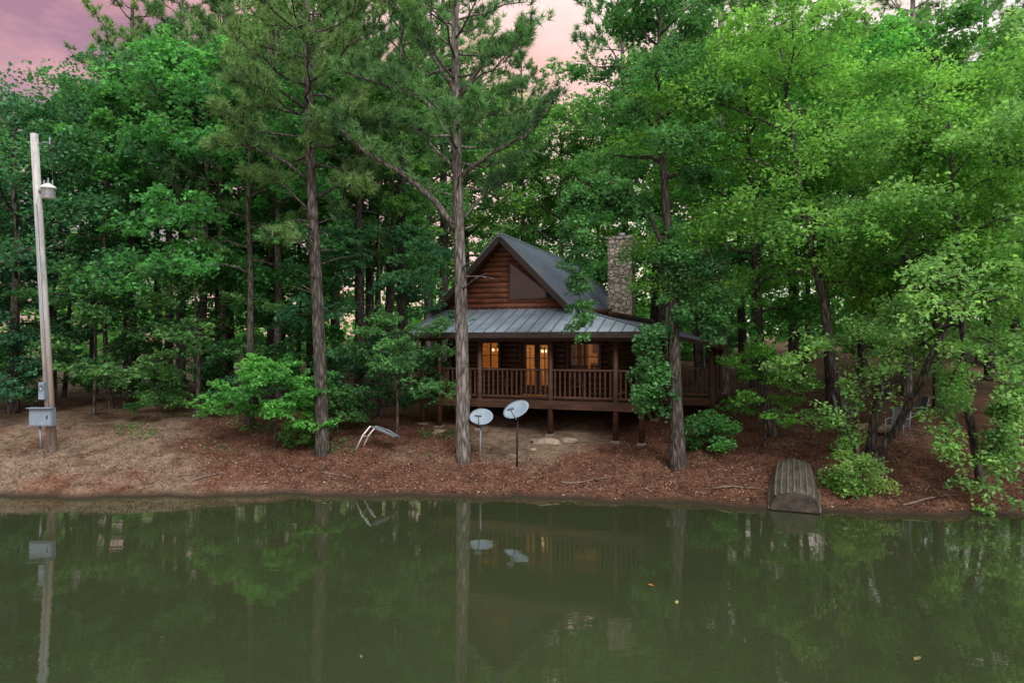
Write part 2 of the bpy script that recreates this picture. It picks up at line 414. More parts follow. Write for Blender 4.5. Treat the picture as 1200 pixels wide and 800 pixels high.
def pinetree(seed, Ht, Rc, cb, tr, nb=34, tw=7, k=22, nl=.25, w=.012, lean=(0,0), path=None, extra=(), bark='bark', mat='pine', dead=4, shape=.3, tufts=3):
    rd = random.Random(seed); rg = np.random.default_rng(seed)
    T, B = MB(), MB(); C = []; A = []
    if path: pts = [Vector(p) for p in path]
    else:
        pts = []; off = Vector((0,0,0))
        for i in range(9):
            t = i/8; pts.append(Vector((lean[0]*t,lean[1]*t,Ht*t))+off); off += Vector((rd.gauss(0,.03),rd.gauss(0,.03),0))*Ht*.08
    n = len(pts)
    zt = pts[-1].z
    rr = [max(.03, tr*(1-.8*(p.z/zt)**1.2)) for p in pts]
    T.tube([pts[0]-Vector((0,0,.3)), pts[0].lerp(pts[1],.1)]+pts[1:], [tr*1.35, tr*1.04]+rr[1:], 12)
    def byz(h):
        for i in range(n-1):
            if pts[i+1].z >= h:
                f = (h-pts[i].z)/max(1e-6,pts[i+1].z-pts[i].z); return pts[i].lerp(pts[i+1], max(0,f))
        return pts[-1].copy()
    def branch(bp, r0, ntw, L):
        B.tube(bp, [max(.008, r0*(1-i/(len(bp)+.2))) for i in range(len(bp))], 6)
        side = 1
        for j in range(ntw):
            t = .34+.66*(j+.7)/ntw; t = min(t,.995); p = interp(bp, t); side = -side
            fw = (interp(bp, min(.999,t+.1))-interp(bp, max(0,t-.1))); fw.normalize()
            d = Matrix.Rotation(side*rd.uniform(.4,1.1),3,'Z') @ fw; d.z += .3; d.normalize()
            l = L*.32*(1.2-.6*t)*rd.uniform(.6,1.25)
            e = p+d*l+Vector((0,0,l*.12))
            B.tube([p, p.lerp(e,.5)-Vector((0,0,l*.05)), e], [max(.009,r0*.25),.009,.006], 4, False)
            for q in range(tufts):
                u = 1-q*.75/tufts; c = p.lerp(e,u)+wob(rd,.1); a = (d+Vector((0,0,.35))+wob(rd,.35)).normalized()
                C.append(tuple(c)); A.append(tuple(a))
        C.append(tuple(bp[-1])); A.append(tuple((bp[-1]-bp[-2]).normalized()))
    for i in range(nb):
        f = (i+rd.random())/nb; h = cb+(Ht*.98-cb)*f
        st = byz(h); az = i*2.39996+rd.uniform(-.6,.6)
        prof = (f/shape)**.6*.5+.5 if f < shape else (1-((f-shape)/(1.05-shape))**1.6)
        L = max(.5, Rc*prof*rd.uniform(.65,1.15)); el = -.05+.75*f+rd.uniform(-.15,.2)
        dh = Vector((math.cos(az),math.sin(az),0)); bp = []
        for j in range(6):
            t = j/5; bp.append(st+dh*L*t*math.cos(el*.8)+Vector((0,0,L*(math.sin(el)*t+.16*t*t*t-.1*t*(1-t))))+(wob(rd,L*.025) if j else Vector()))
        branch(bp, tr*.24*(1-.55*f), tw, L)
    for i in range(dead):
        h = cb*rd.uniform(.55,1); st = byz(h); az = rd.uniform(0,6.28); L = rd.uniform(.5,2.0)
        dh = Vector((math.cos(az),math.sin(az),rd.uniform(-.15,.35)))
        B.tube([st, st+dh*L*.5+wob(rd,.06), st+dh*L+wob(rd,.1)], [.035,.02,.006], 5)
    for (pp, r0, ntw) in extra:
        pp = [Vector(p) for p in pp]; L = sum((pp[i+1]-pp[i]).length for i in range(len(pp)-1))
        branch(pp, r0, ntw, L*.75)
    V_ = needles(np.array(C), np.array(A), k, nl, w, rg)
    return T.mesh('trunk', M[bark], True), B.mesh('branchwork', M[bark], True), soup('crown', V_, 3, M[mat])

def place(name, meshes, loc, rot=0, sc=1, label=None, cat='tree', group=None, mat=None):
    s = sc if hasattr(sc, '__len__') else (sc,sc,sc)
    e = empty(name, loc, (0,0,rot), label, cat, group); e.scale = s
    for nm, me_ in zip(('trunk','branchwork','crown'), meshes):
        o = link(nm, me_, e)
        if mat and nm == 'crown':
            o.material_slots[0].link = 'OBJECT'; o.material_slots[0].material = M[mat]
    return e
def gp(px, d):
    x = (px-600)/F*d; return Vector((x, d, G(x,d)-.03))

# ---- the two big pines in front
b = gp(543, 21.3)
pth = [Vector((0,0,0)), at(542,440,21.3)-b, at(540,330,21.3)-b, at(537,250,21.3)-b, at(535,160,21.35)-b, at(533,60,21.4)-b, at(535,-60,21.5)-b, at(538,-190,21.6)-b]
ex = [([at(537,275,21.3)-b, at(512,238,21.1)-b, at(475,205,20.8)-b, at(430,180,20.6)-b, at(395,150,20.4)-b], .12, 14),
      ([at(534,170,21.3)-b, at(500,120,21)-b, at(450,100,20.6)-b, at(405,85,20.3)-b], .08, 15),
      ([at(535,210,21.3)-b, at(575,180,21.1)-b, at(615,160,20.8)-b, at(648,120,20.7)-b], .075, 15),
      ([at(538,262,21.3)-b, at(570,225,21.8)-b, at(605,205,22.4)-b], .05, 12),
      ([at(534,120,21.3)-b, at(570,70,21)-b, at(610,50,20.6)-b], .07, 14),
      ([at(534,140,21.3)-b, at(575,120,22)-b, at(610,100,22.6)-b], .06, 12),
      ([at(534,110,21.3)-b, at(500,55,21.7)-b, at(470,20,22.2)-b], .06, 14),
      ([at(536,200,21.3)-b, at(495,160,22)-b, at(455,145,22.6)-b], .06, 13)]
place('pine_tree', pinetree(11, 19, 3.3, 9.2, .225, nb=44, tw=9, k=34, nl=.29, w=.014, tufts=4, path=pth, extra=ex, dead=14), b, label='tall pine with bare lower trunk standing just left of the two satellite dishes', cat='pine tree')
b = gp(378, 21.8)
pth = [Vector((0,0,0)), at(376,450,21.8)-b, at(372,350,21.8)-b, at(366,240,21.8)-b, at(362,130,21.8)-b, at(358,0,21.8)-b, at(356,-170,21.8)-b]
ex = [([at(365,215,21.8)-b, at(335,190,21.4)-b, at(290,170,21)-b, at(250,172,20.7)-b], .06, 13),
      ([at(363,160,21.8)-b, at(400,140,21.5)-b, at(440,150,21.3)-b], .06, 13),
      ([at(362,130,21.8)-b, at(320,100,21.3)-b, at(270,95,21)-b], .06, 13),
      ([at(367,235,21.8)-b, at(400,215,21.3)-b, at(432,220,21)-b], .045, 11),
      ([at(369,300,21.8)-b, at(345,280,21.3)-b, at(315,275,21)-b], .04, 10),
      ([at(366,250,21.8)-b, at(330,215,22.2)-b, at(290,208,22.6)-b], .045, 10)]
place('pine_tree', pinetree(23, 18, 3.4, 9.2, .225, nb=42, tw=9, k=34, nl=.29, w=.014, tufts=4, path=pth, extra=ex, dead=14, bark='bark_dark'), b, label='dark barked pine on the bank just left of the collapsed white cot', cat='pine tree')
PA = pinetree(31, 21, 3.3, 9.5, .24, nb=36, tw=6, k=24, nl=.36, w=.022, tufts=3, bark='bark_dark')
PB = pinetree(37, 22, 3.7, 8.5, .22, nb=38, tw=6, k=24, nl=.36, w=.022, tufts=3, lean=(.5,.2), bark='bark')

# ---- broadleaf prototypes
DA = broadleaf(51, 14, 4.3, 3.4, .2, nl=25, sub=7, per=34, leaf=.165, mat='lime')
DB = broadleaf(52, 15, 4.0, 4.2, .2, nl=25, sub=7, per=29, leaf=.19, mat='mid', droop=.4)
DC = broadleaf(53, 12.5, 4.4, 3.4, .21, nl=21, sub=7, per=36, leaf=.15, mat='dark', droop=.35)
DD = broadleaf(54, 13, 3.0, 4.6, .15, nl=19, sub=6, per=36, leaf=.15, mat='mid', up=.7)
DE = broadleaf(55, 15, 2.2, 7.2, .12, nl=15, sub=5, per=34, leaf=.18, mat='mid', up=.9)
UA = broadleaf(61, 5.2, 2.6, 1.5, .07, nl=12, sub=6, per=36, leaf=.135, mat='mid', up=.35, droop=.2, flat=.14)
UB = broadleaf(62, 6.5, 2.9, 1.8, .09, nl=13, sub=6, per=36, leaf=.14, mat='deep', up=.3, droop=.25, flat=.14)
UC = broadleaf(63, 3.2, 2.0, .7, .04, nl=12, sub=6, per=28, leaf=.12, mat='deep', up=.4, droop=.25, flat=.2)

# vine covered tree right of the cabin
b = gp(795, 20.3)
pth = [Vector((0,0,0)), at(793,500,20.3)-b, at(790,420,20.35)-b, at(788,340,20.4)-b, at(782,260,20.5)-b, at(776,180,20.6)-b, at(770,90,20.7)-b, at(775,0,20.8)-b]
exv = [([at(786,310,20.4)-b, at(760,250,20.3)-b, at(725,215,20.2)-b, at(690,210,20.1)-b, at(668,240,20.0)-b], .07, 26),
       ([at(690,212,20.1)-b, at(676,260,20.0)-b, at(674,320,20)-b, at(686,385,20)-b], .03, 14),
       ([at(788,350,20.4)-b, at(800,310,20)-b, at(830,290,19.7)-b, at(842,330,19.6)-b, at(840,380,19.6)-b], .05, 18),
       ([at(789,380,20.4)-b, at(768,385,20.1)-b, at(760,420,20)-b, at(765,465,20)-b], .03, 26),
       ([at(789,370,20.4)-b, at(815,355,20)-b, at(830,370,19.9)-b], .03, 6),
       ([at(789,400,20.2)-b, at(800,330,20.1)-b, at(780,260,20.3)-b], .03, 16)]
place('vine_covered_tree', broadleaf(71, 11.6, 2.4, 7.2, .235, nl=17, sub=6, per=52, leaf=.12, mat='deep', path=pth, extra=exv, rs_=.36, bark='bark_dark'), b, label='thick trunked tree trailing dark vines at the right end of the porch', cat='tree')

# right bank trees
b = gp(1008, 20)
exm = [([at(1000,500,20)-b, at(985,500,19)-b, at(980,520,18.4)-b, at(995,565,17.9)-b], .025, 5)]
place('multi_stem_tree', broadleaf(81, 12.8, 4.1, 4.9, .17, nl=20, sub=7, per=60, leaf=.11, mat='lime', lean=(-2.2,-.3), stems=((.3,.1,1.3,-.5,11.5,.14,3.6,5.0,14),(.15,-.25,3.6,-1.6,9.5,.13,3.0,4.6,12)), bark='bark_dark', extra=exm), b, label='leaning bright green tree rising behind the upturned boat, three dark stems from one base', cat='tree')
b = gp(1150, 18.6)
exr = [([at(1160,400,18.5)-b, at(1125,420,17.9)-b, at(1105,470,17.5)-b, at(1110,530,17.2)-b], .04, 10),
       ([at(1165,430,18.5)-b, at(1185,450,17.8)-b, at(1175,510,17.3)-b, at(1150,580,16.9)-b], .04, 18),
       ([at(1160,350,18.5)-b, at(1110,330,17.8)-b, at(1060,340,17.4)-b, at(1040,380,17.2)-b], .05, 10)]
place('broadleaf_tree', broadleaf(82, 10.0, 3.8, 2.9, .12, nl=20, sub=7, per=58, leaf=.11, mat='lime2', lean=(-1.6,-1.2), droop=.6, bark='bark_dark', extra=exr, rs_=.46), b, label='pale green tree arching low over the water at the right edge', cat='tree')
place('broadleaf_tree', broadleaf(83, 13.0, 3.8, 4.0, .18, nl=23, sub=7, per=56, leaf=.116, mat='lime', lean=(-1.2,-.6), bark='bark_dark'), gp(905,22.5), label='bright lime green tree just right of the vine covered tree', cat='tree')
place('broadleaf_tree', DA, gp(975,25), 1.1, 1.0, 'upright bright green tree behind the leaning tree, between boat and fire pit chairs', 'tree')
place('broadleaf_tree', DA, gp(1250,21), 2.4, .95, 'lime green tree at the far right margin, set back from the shore', 'tree', mat='lime2')
place('broadleaf_tree', DB, gp(1100,26), 4.0, 1.0, 'darker green tree standing behind the lawn chairs on the right', 'tree')
# left bank trees
place('broadleaf_tree', DC, gp(160,28), .3, 1.08, 'dark blue green tree with a stout trunk right of the utility pole', 'tree')
place('broadleaf_tree', DC, gp(15,25.5), 2.1, .92, 'dark blue green tree directly behind the utility pole', 'tree')
place('broadleaf_tree', DC, gp(-130,25), 3.9, .9, 'dark tree cut by the left edge, beyond the utility pole', 'tree')
place('broadleaf_tree', DB, gp(236,26.5), .9, .95, 'green leafy tree with thin trunk between the dark tree and the dark barked pine', 'tree')
place('broadleaf_tree', DD, gp(292,24), 2.0, 1.0, 'slim green tree just left of the dark barked pine', 'tree')
place('broadleaf_tree', DD, gp(420,30), 4.2, 1.1, 'slim green tree seen between the two front pines', 'tree', mat='mid')
place('pine_tree', PA, gp(472,29), .5, 1.0, 'tall pine standing just off the left corner of the cabin', 'pine tree')
place('pine_tree', PB, gp(848,30), 2.2, 1.05, 'tall pine rising behind the lime green tree, right of the cabin', 'pine tree')
place('pine_tree', PA, gp(424,26.5), 1.5, .76, 'slender pine midway between the two front pines, set back in the woods', 'pine tree')
place('pine_tree', PB, gp(326,26.5), 2.5, .74, 'slender pine behind the young maple, left of the dark barked pine', 'pine tree')
place('pine_tree', PA, gp(198,27.5), 3.5, .72, 'slender pine right of the stout dark tree on the left bank', 'pine tree')
place('pine_tree', PB, gp(262,27), 4.5, .74, 'slender pine just right of the layered dark sapling', 'pine tree')
# saplings and shrubs
place('sapling', broadleaf(91, 2.9, 1.7, .9, .035, nl=13, sub=6, per=52, leaf=.11, mat='lime', up=.3, droop=.22, flat=.09, rs_=.3, shape=.5), gp(322,22), label='bright green young maple with flat tiers of leaves on the left bank', cat='sapling')
place('sapling', UA, gp(466,23.4), 1.0, .82, 'low spreading green sapling at the left end of the porch', 'sapling', mat='deep')
place('sapling', UB, gp(445,26), 3.3, 1.15, 'taller dark sapling hiding the left corner of the cabin', 'sapling', mat='dark')
place('sapling', UB, gp(232,24.5), 2.0, .95, 'layered dark green sapling above the bare left bank', 'sapling')
place('sapling', UA, gp(110,25), 3.0, 1.0, 'leafy sapling just right of the utility pole', 'sapling', mat='deep')
place('sapling', UB, gp(20,27), 4.4, .95, 'dark sapling low at the left edge behind the utility pole', 'sapling', mat='dark')
place('sapling', UA, gp(340,27), 5.0, 1.1, 'leafy sapling deep in shade behind the young maple', 'sapling', mat='mid')
place('sapling', UA, gp(896,21.4), 2.6, .62, 'light green sapling drooping above the upturned boat', 'sapling', mat='lime')
for px, d, rz, sc, mt, lab in ((150,26.5,0,.85,'deep','bushy low sapling at the foot of the stout dark tree'),(275,25.5,2,.85,'deep','bushy low sapling behind and left of the young maple'),
    (410,24.8,3,.9,'deep','bushy low sapling between the dark barked pine and the porch'),(65,27,4,1.0,'dark','bushy dark sapling beyond the pole, close to its right side'),(-10,24.5,5,1.0,'dark','bushy dark sapling at the very left edge'),
    (185,24.2,1.2,.6,'mid','small sapling on the back edge of the pale left bank'),(395,23.4,2.2,.55,'deep','small sapling just right of the dark barked pine'),
    (500,25.6,.5,.75,'deep','small bushy sapling against the left end of the porch floor')):
    place('sapling', UC, gp(px,d), rz, sc, lab, 'sapling', mat=mt)
SH = broadleaf(95, 1.3, .9, .15, .02, nl=14, sub=5, per=20, leaf=.09, mat='mid', up=.7, droop=.25, rs_=.2)
place('shrub', SH, gp(828,21.3), 0, (1.0,1.0,.8), 'low green shrub beside the vine covered trunk', 'shrub', mat='mid')
place('shrub', SH, gp(1008,17.9), 1, (.75,.75,.75), 'bright green shrub at the waterline right of the boat', 'shrub', mat='lime2')
place('shrub', SH, gp(352,22.3), 4, (.7,.7,.5), 'small green shrub at the foot of the dark barked pine', 'shrub', mat='mid')

# ------------------------------------------------------------------ cabin frame (s to the left along the front, v into depth)
TH = R(20); CC = Vector((4.237, 22.3, 0))
def cab_sv(x, y):
    dx, dy = x-CC.x, y-CC.y
    u = (math.cos(TH), -math.sin(TH)); v = (math.sin(TH), math.cos(TH))
    return -(dx*u[0]+dy*u[1]), dx*v[0]+dy*v[1]
def cab_xy(s, v): return CC.x-s*math.cos(TH)+v*math.sin(TH), CC.y+s*math.sin(TH)+v*math.cos(TH)

# ---- forest behind
rd = random.Random(77)
occ = [(gp(p,d).x, d) for p, d in ((543,21.3),(378,21.8),(160,28),(15,25.5),(236,26.5),(292,24),(420,30),(472,29),(848,30),(975,25),(1100,26),(905,22.5))]
def free(x, y, md):
    s, v = cab_sv(x, y)
    if -4 < s < 11 and -3 < v < 16: return False
    return all((x-a)**2+(y-c)**2 > md*md for a, c in occ)
def toplimit(px, d, pine):
    if px < 125: return CH+(400-100)/F*d
    if px < 235 and not pine: return CH+(400-70)/F*d
    if 600 < px < 705: return CH+(400-62)/F*d
    if px < 470 and not pine: return CH+(400-30)/F*d
    return 99
GROUP = {'bl':'broadleaf trees in the woods left of the cabin','br':'broadleaf trees in the woods right of the cabin','bc':'broadleaf trees in the woods behind the cabin',
         'pl':'pines in the woods left of the cabin','pr':'pines in the woods right of the cabin','pc':'pines in the woods behind the cabin'}
LBL = {'bl':'green broadleaf tree deep in the woods left of the cabin','br':'green broadleaf tree deep in the woods right of the cabin','bc':'green broadleaf tree deep in the woods behind the cabin roof',
       'pl':'pine with thin trunk deep in the woods left of the cabin','pr':'pine with thin trunk deep in the woods right of the cabin','pc':'pine with thin trunk deep in the woods behind the cabin roof'}
HB = {id(DA):14, id(DB):15, id(DC):12.5, id(DD):13, id(DE):15, id(PA):21, id(PB):22}
def wood(px, d, m, sc, mt=None):
    x = (px-600)/F*d; z = G(x,d)-.05; hh = HB[id(m)]; pine = m is PA or m is PB
    lim = toplimit(px, d, pine)
    if z+hh*sc > lim: sc = (lim-z)/hh
    if sc < .5: return
    occ.append((x,d)); reg = 'l' if px < 470 else ('c' if px < 830 else 'r')
    if pine: place('pine_tree', m, (x,d,z), rd.uniform(0,6.28), sc, LBL['p'+reg], 'pine tree', GROUP['p'+reg])
    else: place('broadleaf_tree', m, (x,d,z), rd.uniform(0,6.28), sc, LBL['b'+reg], 'tree', GROUP['b'+reg], mt)
for px, d, m, sc, mt in (
    (150,33,PA,1.0,0),(212,31,PB,.95,0),(268,34,PA,1.1,0),(318,31,PB,1.0,0),(432,35,PB,1.1,0),(520,39,PA,1.2,0),(365,29,PA,.85,0),(395,32,PB,.9,0),(500,37,PB,1.0,0),
    (615,42,PB,1.0,0),(735,38.5,PB,1.1,0),(775,44,PA,1.3,0),(1062,29,PB,1.0,0),(930,33,PA,1.1,0),(1160,33,PA,1.0,0),(885,31,PA,.95,0),
    (185,31,DB,1.2,'mid'),(330,33.5,DB,1.2,'mid'),(255,31,DD,1.2,'mid'),(395,37,DA,1.25,'mid'),(455,34,DD,1.2,'deep'),(505,40,DB,1.2,'mid'),(548,44,DA,1.3,'lime'),
    (600,46,DB,1.1,'mid'),(655,40,DB,1.05,'mid'),(700,44,DA,1.05,'lime'),(765,37,DB,1.15,'mid'),(775,29.5,DD,1.1,'mid'),(820,36,DB,1.15,'mid'),
    (870,35,DB,1.15,'mid'),(1010,33,DB,1.15,'mid'),(1190,29,DB,1.0,'mid'),(1290,27,DB,1.0,'mid'),(60,32,DC,1.1,'dark'),(110,30,DD,1.1,'dark'),(-60,30,DB,.9,'dark'),
    (438,31.5,DE,1.05,'mid'),(270,28.5,DE,.95,'mid'),(75,28.5,DE,.8,'dark'),(348,31,DE,1.0,'mid'),
    (130,26,DE,.85,'mid'),(455,27.5,DE,.95,'mid'),
    (818,33,DE,1.0,'mid'),(940,28.5,DE,1.0,'mid'),(1040,28,DE,.95,'mid'),(1130,30,DE,.95,'mid')):
    wood(px, d, m, sc, mt)
cnt = 0
for tries in range(900):
    if cnt >= 6: break
    d = rd.uniform(42, 60); px = rd.uniform(-100, 1300); x = (px-600)/F*d
    if not free(x, d, 3.2) or 500 < px < 770: continue
    reg = 'l' if px < 470 else 'r'
    wood(px, d, rd.choice((DA,DB,DC,DD,DE)), rd.uniform(1.0,1.3), rd.choice(('mid','mid','deep','dark','lime') if reg == 'l' else ('mid','lime','mid','deep')))
    cnt += 1
k_ = 0
for tries in range(400):
    if k_ >= 14: break
    d = rd.uniform(30, 46); px = rd.uniform(-40, 1240); x = (px-600)/F*d
    if not free(x, d, 1.2): continue
    k_ += 1
    reg = 'left' if px < 500 else ('right' if px > 800 else 'behind')
    place('sapling', rd.choice((UA,UB)), (x,d,G(x,d)-.03), rd.uniform(0,6.28), rd.uniform(.6,1.1),
          {'left':'shaded understory sapling in the woods left of the cabin','right':'shaded understory sapling in the woods right of the cabin','behind':'shaded understory sapling in the woods behind the cabin'}[reg], 'sapling',
          {'left':'understory saplings left of the cabin','right':'understory saplings right of the cabin','behind':'understory saplings behind the cabin'}[reg], rd.choice(('mid','deep','mid')))
rg = np.random.default_rng(99)
n = 600; a = rg.uniform(-1.05,1.05,n); dd = rg.uniform(68,90,n); cx = np.sin(a)*dd; cy = np.cos(a)*dd
hz = gz(cx, cy)+rg.uniform(.0,1,n)**.8*(13+3*np.sin(a*9)+2*np.sin(a*23))
n2 = 400; a2 = rg.uniform(-1.0,1.0,n2); d2 = rg.uniform(46,62,n2); cx2 = np.sin(a2)*d2; cy2 = np.cos(a2)*d2
hz2 = gz(cx2, cy2)+rg.uniform(.0,1,n2)*4.0
CC_ = np.concatenate([np.stack([cx,cy,hz],-1), np.stack([cx2,cy2,hz2],-1)])
Lf = leaves(sprays(CC_, np.concatenate([rg.uniform(1.4,2.6,n), rg.uniform(.8,1.6,n2)]), 44, rg, .45, .2), .6, rg, .8)
tag(link('far_woods', soup('far_woods', Lf, 4, M['mid'])), 'hazy mass of far woods closing the view behind the trees', 'woods', kind='stuff')

# ------------------------------------------------------------------ cabin
FZ = 2.28
cab = empty('log_cabin', (CC.x, CC.y, 0), (0,0,-TH), 'brown log cabin with grey metal roof, stone chimney and railed porch on posts', 'cabin')
def P(s, v, z): return Vector((-s, v, z))
def logs_row(mb, s0, s1, z, v, ops, r=.115):
    segs = [(s0, s1)]
    for (a, b_, zl, zh) in ops:
        if zl-.02 < z < zh+.02:
            ns = []
            for (p, q) in segs:
                if b_ <= p or a >= q: ns.append((p,q)); continue
                if a > p: ns.append((p,a))
                if b_ < q: ns.append((b_,q))
            segs = ns
    for p, q in segs: mb.tube([P(p,v,z), P(q,v,z)], r, 8)
DOOR = (3.55,4.89,FZ,FZ+2.02); WL = (5.65,6.55,3.28,4.26); WR = (1.75,3.05,3.25,4.22)
mb = MB(); z = FZ+.1
while z < 5.5: logs_row(mb, 1.4, 7.9, z, 2, (DOOR, WL, WR)); z += .2
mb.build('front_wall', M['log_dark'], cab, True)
mb = MB(); z = FZ+.1
while z < 5.3:
    mb.tube([P(1.4,1.8,z+.1), P(1.4,11.8,z+.1)], .115, 8); z += .2
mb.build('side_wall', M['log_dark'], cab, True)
mb = MB(); mb.box(P(7.95,7,3.85), (.16,9.7,3.2)); mb.box(P(4.65,11.9,3.85), (6.5,.16,3.2)); mb.build('back_wall', M['log_dark'], cab)
AS, AZ = 5.5, 8.2; SL = (8.2-5.55)/2.6
mb = MB(); z = 5.45
while z < 7.95:
    hw = (AZ-.1-z)/SL
    if hw > .1: mb.tube([P(AS-hw,2,z), P(AS+hw,2,z)], .115, 8)
    z += .2
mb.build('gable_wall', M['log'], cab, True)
mb = MB()
mb.box(P(4.65,4,FZ-.06), (6.3,3.7,.06)); mb.box(P(4.65,4,5.0), (6.3,3.7,.06)); mb.box(P(4.65,5.9,3.7), (6.3,.08,2.7))
mb.box(P(1.56,4,3.7), (.06,3.7,2.7)); mb.box(P(7.8,4,3.7), (.06,3.7,2.7))
mb.build('interior', M['inner'], cab)
MB().box(P(3.7,5.82,3.3), (.9,.06,1.9)).build('inner_door', M['log_dark'], cab)
mb = MB(); mb.box(P(2.4,5.6,2.85),(1.2,.4,1.1)); mb.box(P(2.3,5.7,4.1),(1.3,.3,.55)); mb.build('cupboard', M['log_dark'], cab)
mb = MB()
for a in (3.62,4.82): mb.box(P(a,2.25,3.3), (.16,.05,1.95))
for a in (1.85,2.95): mb.box(P(a,2.25,3.75), (.26,.05,1.1))
mb.build('curtain', M['deck'], cab)
s0,s1,z0,z1 = DOOR; fr = MB()
fr.box(P(s0+.04,1.97,(z0+z1)/2), (.09,.3,z1-z0)); fr.box(P(s1-.04,1.97,(z0+z1)/2), (.09,.3,z1-z0)); fr.box(P((s0+s1)/2,1.97,z1+.02), (s1-s0+.1,.31,.1))
fr.build('door_frame', M['log_dark'], cab)
mid = (s0+s1)/2
for a, b_ in ((s0+.09,mid-.005),(mid+.005,s1-.09)):
    d_ = MB()
    d_.box(P(a+.05,1.98,(z0+z1)/2), (.1,.05,z1-z0-.06)); d_.box(P(b_-.05,1.98,(z0+z1)/2), (.1,.05,z1-z0-.06))
    d_.box(P((a+b_)/2,1.98,z0+.2), (b_-a-.2,.05,.36)); d_.box(P((a+b_)/2,1.98,z1-.08), (b_-a-.2,.05,.12))
    d_.box(P((a+b_)/2,1.98,z0+.95), (b_-a-.2,.04,.03)); d_.box(P((a+b_)/2,1.98,z0+1.4), (b_-a-.2,.04,.03)); d_.box(P((a+b_)/2,1.985,z0+1.1), (.025,.035,1.45))
    do = d_.build('door', M['deck'], cab)
    MB().box(P((a+b_)/2,1.995,z0+1.14), (b_-a-.18,.008,1.56)).build('pane', M['glass'], do)
    MB().box(P(mid+(.06 if a > mid-.01 else -.06),1.94,z0+1.0), (.03,.05,.14)).build('handle', M['galv'], do)
for (s0,s1,z0,z1) in (WL, WR):
    fr = MB(); hz_ = (z0+z1)/2
    fr.box(P(s0+.04,1.95,hz_), (.08,.3,z1-z0)); fr.box(P(s1-.04,1.95,hz_), (.08,.3,z1-z0))
    fr.box(P((s0+s1)/2,1.95,z0-.02), (s1-s0+.12,.34,.07)); fr.box(P((s0+s1)/2,1.95,z1+.02), (s1-s0+.12,.32,.08))
    wn = fr.build('window', M['log_dark'], cab)
    mu = MB(); mu.box(P((s0+s1)/2,1.97,hz_), (.05,.05,z1-z0-.06)); mu.box(P((s0+s1)/2,1.972,hz_), (s1-s0-.16,.04,.03)); mu.build('muntin', M['log_dark'], wn)
    MB().box(P((s0+s1)/2,1.99,hz_), (s1-s0-.12,.008,z1-z0-.06)).build('pane', M['glass'], wn)
def gpz(o, z, v): return P(AS-o, v, z)
outer = [(.15,5.86),(2.05,5.86),(2.05,5.95),(.15,7.42)]; inner = [(.22,5.93),(1.9,5.93),(1.9,5.97),(.22,7.27)]
fr = MB()
for i in range(4):
    j = (i+1)%4
    fr.prism([gpz(*outer[i],1.83), gpz(*outer[j],1.83), gpz(*inner[j],1.83), gpz(*inner[i],1.83)], (0,.08,0))
wn = fr.build('gable_window', M['log_dark'], cab)
MB().prism([gpz(*q,1.86) for q in inner], (0,.02,0)).build('pane', M['darkglass'], wn)
V0, V1 = 1.35, 14.0; EO = 2.75; EZ = AZ+.1-EO*SL; RZ = AZ+.1
rf = MB()
for sg in (-1,1):
    rf.prism([P(AS,V0,RZ),P(AS,V1,RZ),P(AS+sg*EO,V1,EZ),P(AS+sg*EO,V0,EZ)], (0,0,-.07))
ro = rf.build('roof', M['roof'], cab)
sm = MB()
for sg in (-1,1):
    v = V0+.03
    while v < V1:
        sm.beam(P(AS+sg*.05,v,RZ+.0), P(AS+sg*EO,v,EZ+.03), .035, .05); v += .42
sm.build('roof_seams', M['roof_rib'], ro)
MB().tube([P(AS,V0-.02,RZ+.02),P(AS,V1,RZ+.02)], .07, 8).build('ridge_cap', M['roof_rib'], ro)
for sg in (-1,1):
    MB().beam(P(AS,V0-.03,RZ-.16), P(AS+sg*(EO+.02),V0-.03,EZ-.14), .05, .2).build('rake_board', M['fascia'], cab)
sf = MB()
for sg in (-1,1):
    sf.prism([P(AS,V0+.03,RZ-.1),P(AS,V1,RZ-.1),P(AS+sg*(EO-.05),V1,EZ-.06),P(AS+sg*(EO-.05),V0+.03,EZ-.06)], (0,0,-.05))
sf.build('soffit', M['log_dark'], cab)
PE, PT_ = 4.62, 5.56; e0, e1 = -.5, 8.3; ve = -.55; hv = 2.0; hs = 2.95
pr = MB()
pr.prism([P(e1,ve,PE),P(e0,ve,PE),P(hs,hv,PT_),P(e1,hv,PT_)], (0,0,-.06))
pr.prism([P(e0,ve,PE),P(e0,12,PE),P(hs,12,PT_),P(hs,hv,PT_)], (0,0,-.06))
po = pr.build('porch_roof', M['roof'], cab)
sm = MB(); s = e0+.25
while s < e1:
    f = min(1, (s-e0)/(hs-e0)); sm.beam(P(s,ve-.01,PE+.015), P(s,ve+(hv-ve)*f,PE+(PT_-PE)*f+.015), .035, .05); s += .4
v = ve+.25
while v < 12:
    f = min(1, (v-ve)/(hv-ve)); sm.beam(P(e0-.01,v,PE+.015), P(e0+(hs-e0)*f,v,PE+(PT_-PE)*f+.015), .035, .05); v += .4
sm.build('roof_seams', M['roof_rib'], po)
MB().tube([P(e0,ve,PE+.02),P(hs,hv,PT_+.02)], .045, 6).build('hip_cap', M['roof_rib'], po)
sr = MB(); sr.prism([P(e0+.05,2.6,PE-.03),P(-2.3,2.6,PE-.42),P(-2.3,9,PE-.42),P(e0+.05,9,PE-.03)], (0,0,-.06)); so_ = sr.build('side_porch_roof', M['roof'], cab)
sm = MB(); v = 2.65
while v < 9: sm.beam(P(e0+.0,v,PE-.005), P(-2.3,v,PE-.405), .035, .05); v += .4
sm.build('roof_seams', M['roof_rib'], so_)
fa = MB(); fa.box(P((e0+e1)/2,ve-.03,PE-.1), (e1-e0+.04,.05,.2)); fa.box(P(e0-.03,.98,PE-.1), (.05,3.0,.2)); fa.box(P(e1+.03,.7,PE-.1),(.05,2.6,.2))
